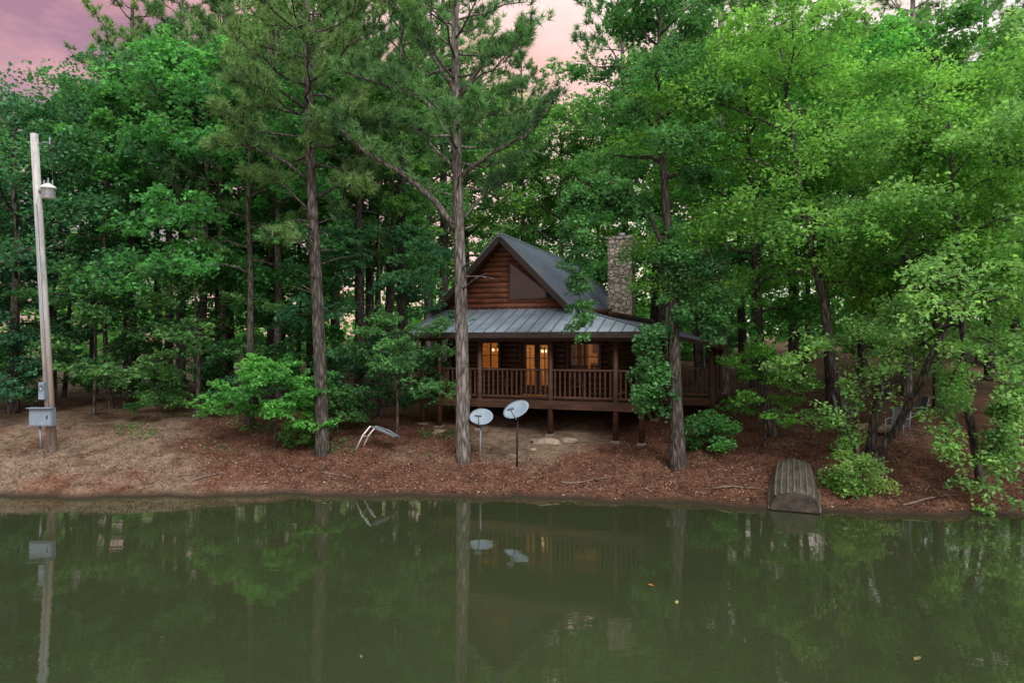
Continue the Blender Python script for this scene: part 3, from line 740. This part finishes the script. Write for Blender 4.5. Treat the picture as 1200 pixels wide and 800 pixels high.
fa.beam(P(e0,2.56,PE-.12), P(-2.3,2.56,PE-.5), .05, .16); fa.box(P(-2.33,5.8,PE-.5),(.05,6.4,.16)); fa.build('fascia', M['fascia'], cab)
mb = MB(); mb.box(P(4,0,PE-.2), (8.2,.2,.22)); mb.box(P(0,5,PE-.2), (.2,9.7,.22)); mb.build('porch_beam', M['log_dark'], cab)
mb = MB(); mb.prism([P(e1-.1,ve+.1,PE-.08),P(e0+.1,ve+.1,PE-.08),P(e0+.1,1.85,PE-.02),P(e1-.1,1.85,PE-.02)], (0,0,-.03)); mb.build('porch_ceiling', M['log_dark'], cab)
mb = MB(); v = -.1
while v < 1.9: mb.box(P(4,v+.07,FZ-.02), (8.2,.135,.04)); v += .14
s = -.1
while s < 1.3: mb.box(P(s+.07,5.95,FZ-.02), (.135,8,.04)); s += .14
s = -2.0
while s < -.2: mb.box(P(s+.07,6.0,FZ-.02), (.135,6,.04)); s += .14
mb.build('porch_floor', M['deck'], cab)
mb = MB(); mb.box(P(4,-.1,FZ-.16), (8.2,.05,.24)); mb.box(P(-.1,1.4,FZ-.16), (.05,2.95,.24)); mb.box(P(8.08,1,FZ-.16),(.05,2.2,.24)); mb.box(P(4,1.0,FZ-.2),(8.1,.1,.2)); mb.box(P(4.65,2,FZ-.2),(6.6,.2,.3))
mb.box(P(-1.05,2.95,FZ-.16),(1.9,.05,.24)); mb.box(P(-2.03,6,FZ-.16),(.05,6,.24)); mb.build('rim_joist', M['log_dark'], cab)
mb = MB(); mb.box(P(4.65,4.5,1.6), (6.3,.2,1.3)); mb.build('foundation', M['concrete'], cab)
posts = [(0,0),(.86,0),(3.11,0),(5.73,0),(7.31,0),(7.98,0),(0,2.9),(-2.0,3.0),(-2.0,5.8),(-2.0,8.6)]
for s, v in posts:
    x, y = cab_xy(s, v); g_ = G(x, y)
    po_ = MB().tube([P(s,v,g_+.05),P(s,v,FZ),P(s,v,PE-(.3 if s > -1 else .48))], [.1,.095,.09], 10).build('porch_post', M['log_dark'], cab, True)
    MB().box(P(s,v,g_-.05), (.28,.28,.22)).build('footing', M['concrete'], po_)
secs = [((0,0),(.86,0)),((.86,0),(3.11,0)),((3.11,0),(5.73,0)),((5.73,0),(7.31,0)),((7.31,0),(7.98,0)),((0,0),(0,2.9)),((0,2.98),(-2.0,2.98)),((-2.0,3.0),(-2.0,5.8))]
for (a, b_) in secs:
    A_, B_ = P(*a,0), P(*b_,0); dv = (B_-A_); L_ = dv.length; dv.normalize()
    up = Vector((0,0,1))
    topr = MB().beam(A_+dv*.09+up*(FZ+1.05), B_-dv*.09+up*(FZ+1.05), .11, .06).build('railing', M['deck'], cab)
    MB().beam(A_+dv*.09+up*(FZ+.12), B_-dv*.09+up*(FZ+.12), .06, .07).build('bottom_rail', M['deck'], topr)
    n_ = max(2, int(L_/.165))
    for i in range(1, n_):
        p = A_+dv*(L_*i/n_); MB().box(p+up*(FZ+.585), (.05,.05,.86)).build('baluster', M['deck'], topr)
cs, cv = 1.9, 6.5
ch = MB().box(P(cs,cv,5.0), (1.02,.9,7.2)).build('chimney', M['stone'], cab)
MB().box(P(cs,cv,8.66), (1.1,.98,.12)).build('chimney_cap', M['stone'], ch)
MB().tube([P(cs,cv,8.72),P(cs,cv,8.9)], .16, 10).build('flue', M['galv'], ch, True)
for s, v, zz, pw, lab in ((4.75,4.1,3.95,85,'glowing pendant lamp seen through the cabin french doors'),(6.5,3.7,4.0,60,'glowing pendant lamp seen through the left cabin window')):
    x, y = cab_xy(s, v); e = empty('pendant_lamp', (x,y,zz), (0,0,0), lab, 'lamp')
    MB().tube([(0,0,.1),(0,0,1.02)], .012, 6).build('cord', M['black'], e)
    for k in range(5):
        g_ = k*1.2566
        MB().lathe((math.cos(g_)*.2,math.sin(g_)*.2,-.05), [(.01,-.06),(.05,-.02),(.05,.03),(.02,.07)], 8).build('bulb', M['bulb'], e, True)
    mb = MB(); mb.lathe((0,0,.1), [(.03,-.05),(.06,0),(.03,.05)], 10)
    for k in range(5): mb.tube([(0,0,.08),(math.cos(k*1.2566)*.2,math.sin(k*1.2566)*.2,.02)], .01, 5)
    mb.build('lamp_frame', M['black'], e)
    L = bpy.data.lights.new('hidden_room_fill', 'POINT'); L.energy = pw; L.color = (1,.6,.24); L.shadow_soft_size = .06  # unseen fill added inside above the openings, carries the pendants' warm glow
    lx_, ly_ = cab_xy(s+.35 if s < 5 else s+.45, 2.55)
    lo = bpy.data.objects.new('hidden_room_fill', L); COL.objects.link(lo); lo.parent = e; lo.location = (lx_-x, ly_-y, 4.82-zz)
def woodchair(loc, rz, label):
    e = empty('porch_chair', loc, (0,0,rz), label, 'chair', None)
    MB().box((0,0,.44), (.54,.5,.04)).build('seat', M['deck'], e)
    for sx in (-.24,.24):
        MB().beam((sx,-.22,0),(sx,-.22,.64),.05,.05).build('leg', M['deck'], e)
        MB().beam((sx,.22,0),(sx,.3,1.12),.05,.05).build('leg', M['deck'], e)
        MB().box((sx,0,.66),(.08,.56,.03)).build('armrest', M['deck'], e)
    b_ = MB()
    for i in range(5): b_.beam((-.18+i*.09,.23,.5),(-.18+i*.09,.29,1.06),.05,.015,(0,1,0))
    b_.box((0,.29,1.09),(.5,.04,.09)); b_.build('backrest', M['deck'], e)
for s, v, rz, lab in ((5.15,1.2,-.6,'slatted wooden porch chair left of the lit french doors'),(2.5,1.3,.1,'slatted wooden porch chair under the right cabin window')):
    x, y = cab_xy(s, v); woodchair((x,y,FZ), -TH+rz, lab)

# ------------------------------------------------------------------ utility pole
b0 = at(62,527,21); b0.z = G(b0.x, b0.y)-.3
top = at(40,157,21)
e = empty('utility_pole', b0, (0,0,0), 'leaning weathered utility pole with grey meter boxes on the left bank', 'utility pole')
tl = top-b0
MB().tube([Vector((0,0,0)), tl*.33, tl*.66, tl], [.14,.13,.118,.105], 14).build('pole', M['pole'], e, True)
def onpole(py):
    z = CH-(py-400)/F*21-b0.z; return tl*(z/tl.z)
tr_ = onpole(226)+Vector((.40,-.1,0))
c_ = MB(); c_.lathe(tr_, [(.13,-.2),(.165,-.19),(.165,.1),(.23,.11),(.23,.13),(.16,.2),(.06,.25),(.03,.27)], 18); to = c_.build('transformer', M['white'], e, True)
for a in (-.13,0,.13):
    MB().lathe(tr_+Vector((a,0,.17 if a else .24)), [(.035,0),(.022,.03),(.04,.05),(.022,.08),(.035,.1),(.015,.15),(.01,.2)], 10).build('bushing', M['galv'], to, True)
fn = MB()
for k in range(8):
    g_ = k*.785; fn.box(tr_+Vector((math.cos(g_)*.172,math.sin(g_)*.172,-.04)), (.03,.022,.28), Matrix.Rotation(g_,3,'Z'))
fn.lathe(tr_+Vector((0,0,-.06)), [(.17,-.02),(.178,-.02),(.178,.02),(.17,.02)], 16)
fn.build('cooling_fin', M['galv'], to)
MB().beam(onpole(226)+Vector((.09,-.05,.05)), tr_+Vector((-.14,0,.05)), .08, .06).build('transformer_bracket', M['galv'], e)
q = onpole(170)
MB().tube([q, q+Vector((.3,-.05,.06)), q+Vector((.5,-.05,.08))], .015, 6).build('bracket', M['galv'], e)
MB().lathe(q+Vector((.5,-.05,.1)), [(.02,-.12),(.04,-.08),(.02,-.05),(.04,-.02),(.02,.03),(.04,.06),(.015,.11)], 10).build('insulator', M['galv'], e, True)
MB().tube([q+Vector((.5,-.05,.2)), q+Vector((.58,-.05,-.3)), tr_+Vector((.13,0,.35))], .009, 5).build('jumper_wire', M['cable'], e)
pb = onpole(487)+Vector((-.06,-.26,0)); bo = MB().box(pb, (.68,.2,.54)).build('panel_box', M['boxgrey'], e)
mb = MB(); mb.box(pb+Vector((0,-.11,.0)), (.62,.015,.48)); mb.box(pb+Vector((0,-.1,.275)), (.72,.24,.02)); mb.build('box_cover', M['boxgrey'], bo)
MB().box(pb+Vector((.22,-.13,0)), (.03,.03,.1)).build('latch', M['black'], bo)
ml = onpole(457)+Vector((-.04,-.22,0)); mo = MB().box(ml, (.17,.13,.52)).build('meter_box', M['boxgrey'], e)
MB().lathe(ml+Vector((0,-.075,.1)), [(.075,0),(.075,.05),(.05,.09),(.01,.1)], 14, Matrix.Rotation(R(90),3,'X')).build('meter_glass', M['glass'], mo, True)
MB().tube([onpole(520)+Vector((.06,-.17,0)), onpole(400)+Vector((.05,-.16,0)), onpole(240)+Vector((.04,-.145,0))], .022, 6).build('conduit', M['galv'], e, True)
MB().tube([onpole(525)+Vector((-.2,-.2,0)), onpole(498)+Vector((-.2,-.2,0))], .03, 6).build('conduit', M['galv'], e, True)

# ------------------------------------------------------------------ satellite dishes
def dish(px, py, d, base_px, r, tilt, az, roll, label):
    bx = (base_px-600)/F*d; b_ = Vector((bx, d, G(bx,d)-.05)); c = at(px,py,d)-b_
    e = empty('satellite_dish', b_, (0,0,0), label, 'satellite dish', None)
    m = Matrix.Rotation(az,3,'Z') @ Matrix.Rotation(roll,3,'Y') @ Matrix.Rotation(tilt,3,'X')
    V_, F_ = [], []; n_, k_ = 28, 6
    for side in (0,1):
        for i in range(k_+1):
            rr = r*i/k_
            for k in range(n_):
                g_ = 2*math.pi*k/n_
                V_.append(m @ Vector((rr*math.cos(g_), rr*.92*math.sin(g_), rr*rr/(4*.55)-side*.014-.05))+c)
    o = (k_+1)*n_
    for i in range(k_):
        for k in range(n_):
            k2 = (k+1)%n_
            F_.append((i*n_+k,i*n_+k2,(i+1)*n_+k2,(i+1)*n_+k)); F_.append((o+i*n_+k,o+(i+1)*n_+k,o+(i+1)*n_+k2,o+i*n_+k2))
    for k in range(n_): F_.append((k_*n_+k, k_*n_+(k+1)%n_, o+k_*n_+(k+1)%n_, o+k_*n_+k))
    mb = MB(); mb.add(V_, F_); mb.build('reflector', M['dish'], e, True)
    back = m @ Vector((0,0,-.16))+c
    MB().tube([(0,0,0), (0,0,(back.z)*.6), (back.x*.9,back.y*.9,back.z-.02)], .03, 8).build('mast', M['black'] if px > 590 else M['galv'], e, True)
    MB().box(m @ Vector((0,0,-.11))+c, (.16,.16,.1), m).build('bracket', M['galv'], e)
    a0 = m @ Vector((0,-r*.9,.02))+c; a1 = m @ Vector((0,-r*1.0,.42))+c
    MB().tube([m @ Vector((0,-.05,-.1))+c, a0+(m @ Vector((0,-.03,-.06))), a1], .018, 6).build('feed_arm', M['galv'], e, True)
    f = MB(); f.tube([a1+(m @ Vector((0,.0,.02))), a1+(m @ Vector((0,.1,-.03)))], [.045,.06], 10); f.box(a1+Vector((0,0,.02)), (.2,.07,.08), m); f.build('feedhorn', M['boxgrey'], e)
    return e
dish(564,488,21.2,563,.37,R(40),R(-8),R(4),'left satellite dish, lower one on a grey mast beside the pine trunk')
dish(605,480,20.9,606,.42,R(38),R(-16),R(-16),'right satellite dish, tilted one on a thin black mast')

# ------------------------------------------------------------------ upturned boat
bx_, by_ = (929-600)/F*17.3, 17.2
e = empty('upturned_boat', (bx_, by_, .03), (R(12),0,R(-22)), 'upturned grey brown flat bottomed boat pulled onto the bank at the water edge', 'boat')
secs_ = [(0,.58,.44,.44),(.15,.59,.45,.46),(.9,.6,.45,.46),(1.7,.58,.43,.45),(2.3,.53,.39,.41),(2.65,.46,.34,.32),(2.85,.4,.3,.2)]
V_, F_ = [], []
prof = lambda g,b_,h: [(-g,0),(-g*.97,.1),(-b_-.06,h*.7),(-b_,h*.88),(-b_*.72,h),(0,h+.06),(b_*.72,h),(b_,h*.88),(b_+.06,h*.7),(g*.97,.1),(g,0)]
for (y, g_, b_, h) in secs_: V_ += [(x, y, z) for x, z in prof(g_, b_, h)]
np_ = 11
for i in range(len(secs_)-1):
    for k in range(np_-1): F_.append((i*np_+k, i*np_+k+1, (i+1)*np_+k+1, (i+1)*np_+k))
F_.append(tuple((len(secs_)-1)*np_+k for k in range(np_)))
mb = MB(); mb.add(V_, F_); hull = mb.build('hull', M['boat'], e, True)
mb = MB(); mb.prism([(x,-.02,z) for x, z in prof(.565,.425,.43)], (0,.035,0)); mb.build('transom', M['boat'], e)
for f, dz in ((-1.0,-.055),(-.68,.0),(-.34,.028),(0,.06),(.34,.028),(.68,.0),(1.0,-.055)):
    MB().tube([(f*b_, y, h+dz+.012) for (y, g_, b_, h) in secs_[:-1]], .026, 6).build('hull_rib', M['boat_rib'], hull, True)
for sg in (-1,1):
    MB().tube([(sg*(g_+.01), y, .02) for (y, g_, b_, h) in secs_], .028, 6).build('gunwale', M['boat_rib'], e, True)

# ------------------------------------------------------------------ collapsed cot and lawn chairs
p = gp(438,22.2); e = empty('camp_cot', p, (0,0,0), 'collapsed white framed camp cot with grey sling on the bank between two pines', 'cot')
def cp(px, py, d): return at(px,py,d)-p
for (dd_, sx) in ((21.9,0),(22.5,7)):
    MB().tube([cp(417+sx,527,dd_), cp(425+sx,510,dd_), cp(434+sx,499,dd_)], .024, 6).build('leg', M['white'], e, True)
    MB().tube([cp(434+sx,499,dd_), cp(449+sx,504,dd_), cp(462+sx,512,dd_)], .016, 6).build('side_rail', M['galv'], e, True)
MB().tube([cp(424,511,21.9), cp(431,511,22.5)], .018, 6).build('crossbar', M['white'], e, True)
MB().prism([cp(434,500,21.9), cp(461,511.5,21.9), cp(468,511.5,22.5), cp(441,500,22.5)], (0,0,.02)).build('sling', M['grass_sling'], e)
def lawnchair(name, loc, rot, label, frame, sling):
    e = empty(name, loc, rot, label, 'chair')
    for sx in (-.27,.27):
        MB().tube([(sx,-.27,0),(sx,-.25,.6),(sx,.1,.62),(sx,.3,.6)], .017, 6).build('armrest', frame, e, True)
        MB().tube([(sx,.3,0),(sx,.2,.42),(sx*.95,.36,.98)], .017, 6).build('leg', frame, e, True)
        MB().tube([(sx,-.27,.02),(sx,-.24,.42)], .017, 6).build('leg', frame, e, True)
    MB().tube([(-.26,.36,.98),(.26,.36,.98)], .017, 6).build('crossbar', frame, e, True)
    mb = MB(); mb.prism([(-.26,-.25,.41),(.26,-.25,.41),(.26,.2,.39),(-.26,.2,.39)], (0,0,.015)); mb.build('seat', sling, e)
    mb = MB(); mb.prism([(-.25,.21,.42),(.25,.21,.42),(.24,.36,.97),(-.24,.36,.97)], (0,.015,0)); mb.build('backrest', sling, e)
    return e
for px, d, rz, lab in ((1052,22.2,-.9,'grey lawn chair nearest the water among the right trees'),(1072,23.6,-1.7,'grey lawn chair behind the front one, right of the fire pit'),(992,24,.6,'grey lawn chair left of the fire pit, turned towards the water')):
    p = gp(px,d); lawnchair('lawn_chair', (p.x,p.y,p.z+.02), (0,0,rz), lab, M['galv'], M['grass_sling'])
p = gp(1028,23.2); fp = empty('fire_pit', p, (0,0,0), 'ring of stones for a campfire between the lawn chairs', 'fire pit')
for k in range(10):
    g_ = k*.628; MB().lathe((math.cos(g_)*.5,math.sin(g_)*.5,0), [(.13,0),(.16,.06),(.13,.14),(.05,.19)], 7).build('stone', M['rock'], fp)

# ------------------------------------------------------------------ rocks, sticks, floating leaves, litter
def rock(px, d, sz, seed, label):
    bm = bmesh.new(); bmesh.ops.create_icosphere(bm, subdivisions=3, radius=1)
    for v in bm.verts:
        k = 1+.35*noise.noise(v.co*1.3+Vector((seed*3.1,0,0)))+.12*noise.noise(v.co*4+Vector((seed,2,0)))
        v.co = Vector((v.co.x*sz[0], v.co.y*sz[1], v.co.z*sz[2]))*k
    me_ = bpy.data.meshes.new('rock'); bm.to_mesh(me_); bm.free(); me_.materials.append(M['rock'])
    o = link('rock', me_); o.location = gp(px, d); tag(o, label, 'rock')
rock(640,22.6,(.5,.32,.13),1,'pale flat rock at the foot of the middle porch post')
rock(668,22.9,(.3,.25,.1),2,'small pale rock right of the flat rock below the porch')
rock(516,24.0,(.3,.28,.12),3,'pale rock under the left end of the porch')
rock(625,22.0,(.14,.12,.06),4,'little stone on the slope right of the right satellite dish')
def stick(px, d, L, rz, r, label):
    p = gp(px, d); rd2 = random.Random(int(px)); pts = []
    for i in range(6):
        t = (i/5-.5)*L; x = p.x+t*math.cos(rz); y = p.y+t*math.sin(rz); pts.append(Vector((x,y,max(G(x,y),-.02)+r*.8+rd2.uniform(0,.03)))-p)
    mb = MB(); mb.tube(pts, [r,r,r*.85,r*.7,r*.5,r*.3], 7); mb.tube([pts[3], pts[3]+Vector((.12,-.18,.1)), pts[3]+Vector((.15,-.4,.08))], [r*.5,r*.35,r*.15], 5)
    o = mb.build('fallen_branch', M['stick'], None, True); o.location = p; tag(o, label, 'branch')
stick(395,20.2,1.2,-.5,.03,'forked dead branch on the bank below the dark barked pine')
stick(690,19.6,1.6,.15,.025,'long thin dead branch on the red bank below the porch')
stick(250,19.8,1.0,.6,.025,'short dead branch on the pale left bank')
stick(865,18.6,1.3,-.25,.03,'dead branch near the water left of the boat')
stick(1090,17.5,1.8,.3,.03,'dead branch at the waterline on the right bank')
def fleaf(px, py, s, mat, label):
    d = CH*F/(py-400); p = at(px, py, d); p.z = .006
    mb = MB(); mb.add([(-s,0,0),(-.3*s,.5*s,.02),(.4*s,.35*s,.01),(s,0,.02),(.4*s,-.4*s,.015),(-.3*s,-.5*s,.01),(0,0,0)], [(0,6,1),(1,6,2),(2,6,3),(3,6,4),(4,6,5),(5,6,0)])
    o = mb.build('floating_leaf', mat); o.location = p; o.rotation_euler = (0,0,px); tag(o, label, 'leaf')
fleaf(763,686,.055,M['floatleaf_o'],'orange leaf floating alone on the pond')
fleaf(793,706,.065,M['floatleaf_y'],'yellow green leaf floating near the orange leaf')
fleaf(1075,772,.08,M['floatleaf_d'],'dull yellow leaf floating at the lower right of the pond')
fleaf(380,590,.05,M['floatleaf_y'],'pale leaf floating by the left shore')
fleaf(423,770,.04,M['floatleaf_d'],'dull leaf floating at the bottom of the pond, left of centre')
rg = np.random.default_rng(17)
n = 44000
lx = rg.uniform(-17,17,n); ly = shore(lx)+.15+np.abs(rg.normal(0,3.4,n)); lz = gz(lx,ly)+.014
bare = np.hypot(lx-1.2, (ly-23.2)*1.2) < 2.2
keep = (rg.uniform(0,1,n) < np.clip(.55+.05*(lx+10),.36,1)*np.where(bare,.25,1))
C = np.stack([lx,ly,lz],-1)[keep]
tag(link('leaf_litter', soup('leaf_litter', leaves(C, .055, rg, .35), 4, M['litter'])), 'dry brown leaves and pine straw scattered over the bank', 'leaf litter', kind='stuff')
n = 1500
lx = rg.uniform(-14,-2,n); ly = shore(lx)+2.6+np.abs(rg.normal(0,2.2,n)); cl = np.sin(lx*1.9)+np.sin(ly*2.3+lx)
sel = cl > .9; C = np.stack([lx,ly,gz(lx,ly)+.05],-1)[sel]
tag(link('ground_cover', soup('ground_cover', leaves(sprays(C, np.full(len(C),.15), 5, rg, .4, 0), .07, rg, .7), 4, M['mid'])), 'sparse green seedlings on the forest floor left of the cabin', 'ground cover', kind='stuff')

# ------------------------------------------------------------------ sky, sun, camera
W = bpy.data.worlds.new('World'); scene.world = W; W.use_nodes = True
nt = W.node_tree; nt.nodes.clear()
out = N(nt, 'ShaderNodeOutputWorld')
sky = N(nt, 'ShaderNodeTexSky', sky_type='NISHITA'); sky.sun_disc = False
sv = Vector((.3,-.85,.82)).normalized()
sky.sun_elevation = math.asin(sv.z); sky.sun_rotation = math.atan2(sv.x, sv.y)
b1 = N(nt, 'ShaderNodeBackground'); nt.links.new(sky.outputs[0], b1.inputs[0]); b1.inputs[1].default_value = .05
tc = N(nt, 'ShaderNodeTexCoord'); sp = N(nt, 'ShaderNodeSeparateXYZ'); nt.links.new(tc.outputs['Generated'], sp.inputs[0])
mp = N(nt, 'ShaderNodeMapping'); mp.inputs[3].default_value = (1,1,2.6); nt.links.new(tc.outputs['Generated'], mp.inputs[0])
cl = noise_t(nt, mp.outputs[0], 4.2, 6, .62)
mr = N(nt, 'ShaderNodeMapRange'); mr.inputs[1].default_value = -.6; mr.inputs[2].default_value = .6; nt.links.new(sp.outputs[0], mr.inputs[0])
ad = N(nt, 'ShaderNodeMath', operation='MULTIPLY_ADD'); nt.links.new(cl, ad.inputs[0]); ad.inputs[1].default_value = 1.1; ad.inputs[2].default_value = -.53
ad2 = N(nt, 'ShaderNodeMath', operation='ADD'); nt.links.new(ad.outputs[0], ad2.inputs[0]); nt.links.new(mr.outputs[0], ad2.inputs[1])
low = ramp(nt, ad2.outputs[0], [(0,(.36,.12,.13)),(.22,(.68,.28,.22)),(.5,(.95,.52,.38)),(.78,(.97,.72,.60)),(1,(1.0,.90,.84))])
hi = ramp(nt, cl, [(.3,(1.85,1.9,1.92)),(.7,(2.45,2.45,2.4))])
zf = ramp(nt, sp.outputs[2], [(.40,(0,0,0)),(.66,(1,1,1))])
skyc = mixc(nt, zf, low, hi)
b2 = N(nt, 'ShaderNodeBackground'); nt.links.new(skyc, b2.inputs[0]); b2.inputs[1].default_value = 1.0
ads = N(nt, 'ShaderNodeAddShader'); nt.links.new(b1.outputs[0], ads.inputs[0]); nt.links.new(b2.outputs[0], ads.inputs[1])
nt.links.new(ads.outputs[0], out.inputs[0])
sl = bpy.data.lights.new('sun', 'SUN'); sl.energy = 2.2; sl.angle = R(20); sl.color = (1,.98,.92)
so = bpy.data.objects.new('sun', sl); COL.objects.link(so); so.rotation_euler = (-sv).to_track_quat('-Z','Y').to_euler(); so.location = (0,0,40)
cam = bpy.data.cameras.new('camera'); cam.lens = 24; cam.sensor_width = 36; cam.clip_end = 2000; cam.clip_start = .1
co = bpy.data.objects.new('camera', cam); COL.objects.link(co); co.location = (0,0,CH); co.rotation_euler = (R(90),0,0)
scene.camera = co
scene.view_settings.view_transform = 'Standard'; scene.view_settings.look = 'None'; scene.view_settings.exposure = 0
